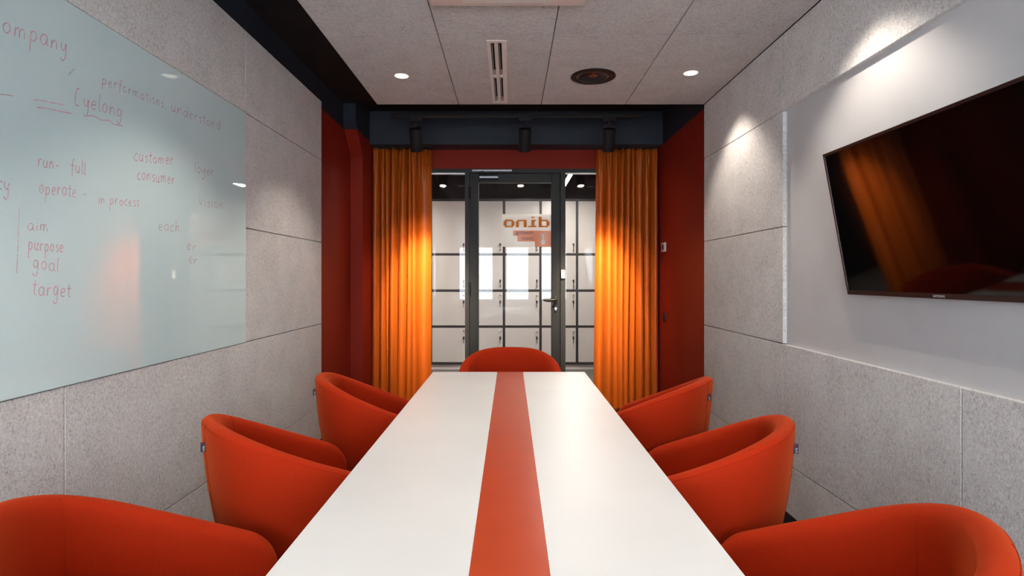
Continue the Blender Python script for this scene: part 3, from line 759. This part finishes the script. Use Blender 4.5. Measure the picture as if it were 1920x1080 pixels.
bm = bmnew(); add_box(bm, 1.400-1.325, 1.416-1.325, -.2, .2, .02, .22, bev=.003)
for s in (-.15, .15):
    add_box(bm, 1.360-1.325, 1.402-1.325, s-.015, s+.015, .06, .22, bev=.003)
obj('wall_bracket', bm, 'black_metal', tv)

# ------------------------------------------------------------------ table
tb = empty('conference_table', (-.0095, 1.84, 0)); tag(tb, 'long white conference table with an orange-red stripe down its middle', 'table')
hw = .4495; y0, y1 = .32-1.84, 3.388-1.84; TZ = .742
bm = bmnew()
add_box(bm, -hw, -.0685, y0, y1, TZ-.028, TZ, bev=.0012); add_box(bm, .0845, hw, y0, y1, TZ-.028, TZ, bev=.0012)
obj('tabletop', bm, 'white_top', tb)
box('stripe', (-.0685, .0845, y0, y1, TZ-.028, TZ), 'stripe', tb, bev=.0008, label='orange-red inlay stripe')
bm = bmnew()
for s in (-.3, .3): add_box(bm, s-.02, s+.02, y0+.25, y1-.25, TZ-.078, TZ-.028)
for yy in (y0+.25, y1-.25): add_box(bm, -.3, .3, yy-.02, yy+.02, TZ-.078, TZ-.028)
obj('underframe', bm, 'black_metal', tb)
for sx_ in (-.3, .3):
    for yy in (y0+.25, y1-.25): box('leg', (sx_-.025, sx_+.025, yy-.025, yy+.025, 0, TZ-.078), 'black_metal', tb, bev=.003)

# ------------------------------------------------------------------ tub chairs
a_, w_, b_, tap, hb, hf, gg, ee = .3093, .3241, .2827, -.0417, .8258, .5667, 1.0856, .813
def rim_t(t):
    th = max(-1, min(1, t/.55))*PI/2
    u = -a_*abs(math.cos(th))**ee; v = w_*math.copysign(abs(math.sin(th))**ee, th)
    q = max(0, min(1, (abs(t)-.55)/.45)); u += q*b_; v *= 1-tap*q
    return u, v, hb-(hb-hf)*max(0, (u+a_)/(a_+b_))**gg
# arc-length resample
fine = [rim_t(-1+2*i/2000) for i in range(2001)]
acc = [0]
for p, q in zip(fine[:-1], fine[1:]): acc.append(acc[-1]+math.hypot(q[0]-p[0], q[1]-p[1]))
LT = acc[-1]
def at_s(s):
    s = max(0, min(LT, s)); lo, hi = 0, 2000
    while hi-lo > 1:
        md = (lo+hi)//2
        if acc[md] <= s: lo = md
        else: hi = md
    k = (s-acc[lo])/max(1e-9, acc[hi]-acc[lo]); p, q = fine[lo], fine[hi]
    return [p[c]+(q[c]-p[c])*k for c in range(3)]
def frame_s(s):
    p = at_s(s); d = .012; A, B = at_s(s-d), at_s(s+d); tx, ty = B[0]-A[0], B[1]-A[1]; l = math.hypot(tx, ty)
    return p, (ty/l, -tx/l)   # t runs from -v side round the back to +v: inward is to its right
TH = .058; ZBOT = .33; ZSEAT = .40
def taper(dz): return .03*dz+.25*dz*dz
def section(s, grow=0):
    (u, v, Hh), (nx, ny) = frame_s(s)
    if (0.05-u)*nx+(-v)*ny < 0: nx, ny = -nx, -ny
    e = min(s, LT-s); rc_ = .07
    H_ = Hh - (rc_-math.sqrt(max(0, rc_**2-(rc_-e)**2)) if e < rc_ else 0)
    r2 = .030; sq = math.sqrt(max(.02, 1-((r2-e)/r2)**2)) if e < r2 else 1
    pts = []
    zs = [0, .12, .25, .4, .55, .7, .82, .92, 1.0]
    for f in zs: z = ZBOT+(H_-.010-ZBOT)*f; pts.append((taper(Hh-z), z))
    for o_, dz in ((.003,-.004), (.009,.003), (.020,.008), (.033,.008), (.045,.003), (.053,-.006)): pts.append((o_, H_+dz))
    for f in zs[::-1]:
        z = ZSEAT+(H_-.016-ZSEAT)*f; pts.append((TH+.05*(Hh-z), z))
    pts.append((TH+.03, ZBOT))
    mid = TH/2; out_ = []
    for o_, z in pts:
        m_ = taper(Hh-min(z, Hh))*.5+TH*.5+.012
        o2 = m_+(o_-m_)*sq + (-grow if o_ < mid else grow)
        out_.append((u+nx*o2, v+ny*o2, z))
    return out_
def chair():
    r = empty('tub_chair')
    ss = [0, .0025, .006, .011, .018, .026, .036, .05, .065, .085]
    n = 70; ss = ss+[.1+(LT-.2)*k/n for k in range(n+1)]+[LT-x for x in ss[::-1]]
    bm = bmnew(); rings = [[bm.verts.new(p) for p in section(s)] for s in ss]; K = len(rings[0])
    for A, B in zip(rings[:-1], rings[1:]):
        for k in range(K): bm.faces.new((A[k], A[(k+1)%K], B[(k+1)%K], B[k]))
    bm.faces.new(rings[0]); bm.faces.new(rings[-1][::-1])
    obj('shell', bm, 'wool', r, smooth=True)
    # seat: fills the tub, rounded front
    def loop(ins, z):
        P = []
        for k in range(61):
            s = .012+(LT-.024)*k/60
            (u, v, Hh), (nx, ny) = frame_s(s)
            if (0.05-u)*nx+(-v)*ny < 0: nx, ny = -nx, -ny
            o_ = TH+.016+ins; P.append((min(u, b_-.012-ins)+nx*o_, v+ny*o_, z))
        return P
    bm = bmnew(); prev = None; first = None
    for ins, z in ((.0, ZBOT+.005), (.0, .425), (.006, .440), (.02, .451), (.05, .457), (.12, .459)):
        Lp = [bm.verts.new(p) for p in loop(ins, z)]
        if prev:
            for k in range(61): bm.faces.new((prev[k], prev[(k+1)%61], Lp[(k+1)%61], Lp[k]))
        else: first = Lp
        prev = Lp
    bm.faces.new(prev); bm.faces.new(first[::-1])
    obj('seat_cushion', bm, 'wool', r, smooth=True)
    # underside
    bm = bmnew(); up = [bm.verts.new(p) for p in [section(LT*k/48*.96+LT*.02)[0] for k in range(49)]]
    dn = [bm.verts.new((p.co.x*.9, p.co.y*.9, .30)) for p in up]
    for k in range(49): bm.faces.new((up[k], up[(k+1)%49], dn[(k+1)%49], dn[k]))
    bm.faces.new(up[::-1]); bm.faces.new(dn); obj('underside', bm, 'black_plastic', r)
    # seams
    mid = LT/2
    def ts(t):
        i = int((t+1)*1000); return acc[i]
    for t in (-.31, .31):
        sec = section(ts(t), .0006)[13:24]; bm = bmnew(); add_tube(bm, sec, .0011, 6); obj('inner_seam', bm, 'wool_seam', r, smooth='all')
    sec = section(mid, .0004)[0:11]; bm = bmnew(); add_tube(bm, sec, .0013, 6); obj('back_seam', bm, 'wool_seam', r, smooth='all')
    bm = bmnew(); add_tube(bm, [section(LT*.02+LT*.96*k/90, .0004)[9] for k in range(91)], .0013, 6); obj('rim_seam', bm, 'wool_seam', r, smooth='all')
    # ribbon tag on the back seam
    tx = -a_+.002; bm = bmnew(); add_box(bm, tx-.013, tx+.003, -.0012, .0012, .742, .773, bev=.0004, seg=1); tg = obj('ribbon_tag', bm, 'tag', r)
    bm = bmnew(); add_box(bm, tx-.009, tx-.002, -.0016, .0016, .765, .771); obj('tag_square', bm, 'crimson', tg)
    for sd in (-1, 1):
        t_ = text_mesh('sola', 'tag_lettering', 'offwhite', .011, tg, Matrix.Identity(4), .0001)
        t_.data.transform(Matrix.Translation((tx-.002 if sd < 0 else tx-.010, sd*.0015, .744)) @ Matrix.Rotation(0 if sd < 0 else PI, 4, 'Z') @ Matrix.Rotation(PI/2, 4, 'X') @ Matrix.Rotation(PI/2, 4, 'Z'))
    # base: four splayed legs
    for su, sv in ((-1,-1), (-1,1), (1,-1), (1,1)):
        bm = bmnew(); add_cyl(bm, (su*.15, sv*.15, .305), (su*.21, sv*.21, .008), .014, .010, n=16); add_cyl(bm, (su*.21, sv*.21, .010), (su*.2105, sv*.2105, 0), .012, n=16)
        obj('leg', bm, 'black_metal', r, smooth=True)
    return r
CH = [((-.739, 2.023), .666, 'orange-red tub chair in the middle of the left side of the table'),
      ((-.633, 2.809), .332, 'orange-red tub chair on the left side of the table nearest the curtain'),
      ((-.769, 1.187), .450, 'orange-red tub chair in the bottom left corner, nearest on the left side'),
      ((.645, 2.769), 2.534, 'orange-red tub chair on the right side nearest the thermostat, turned away'),
      ((.637, 1.971), 2.609, 'orange-red tub chair in the middle of the right side of the table'),
      ((.636, 1.177), 2.555, 'orange-red tub chair in the bottom right corner, nearest under the television'),
      ((-.001, 3.564), -1.564, 'orange-red tub chair at the far end of the table in front of the glass door')]
c0 = chair()
for i, ((x, y), rz, lab) in enumerate(CH):
    o = c0 if i == 0 else copy_tree(c0)
    o.location = (x, y, 0); o.rotation_euler = (0, 0, rz); tag(o, lab, 'chair', 'tub chairs around the table')
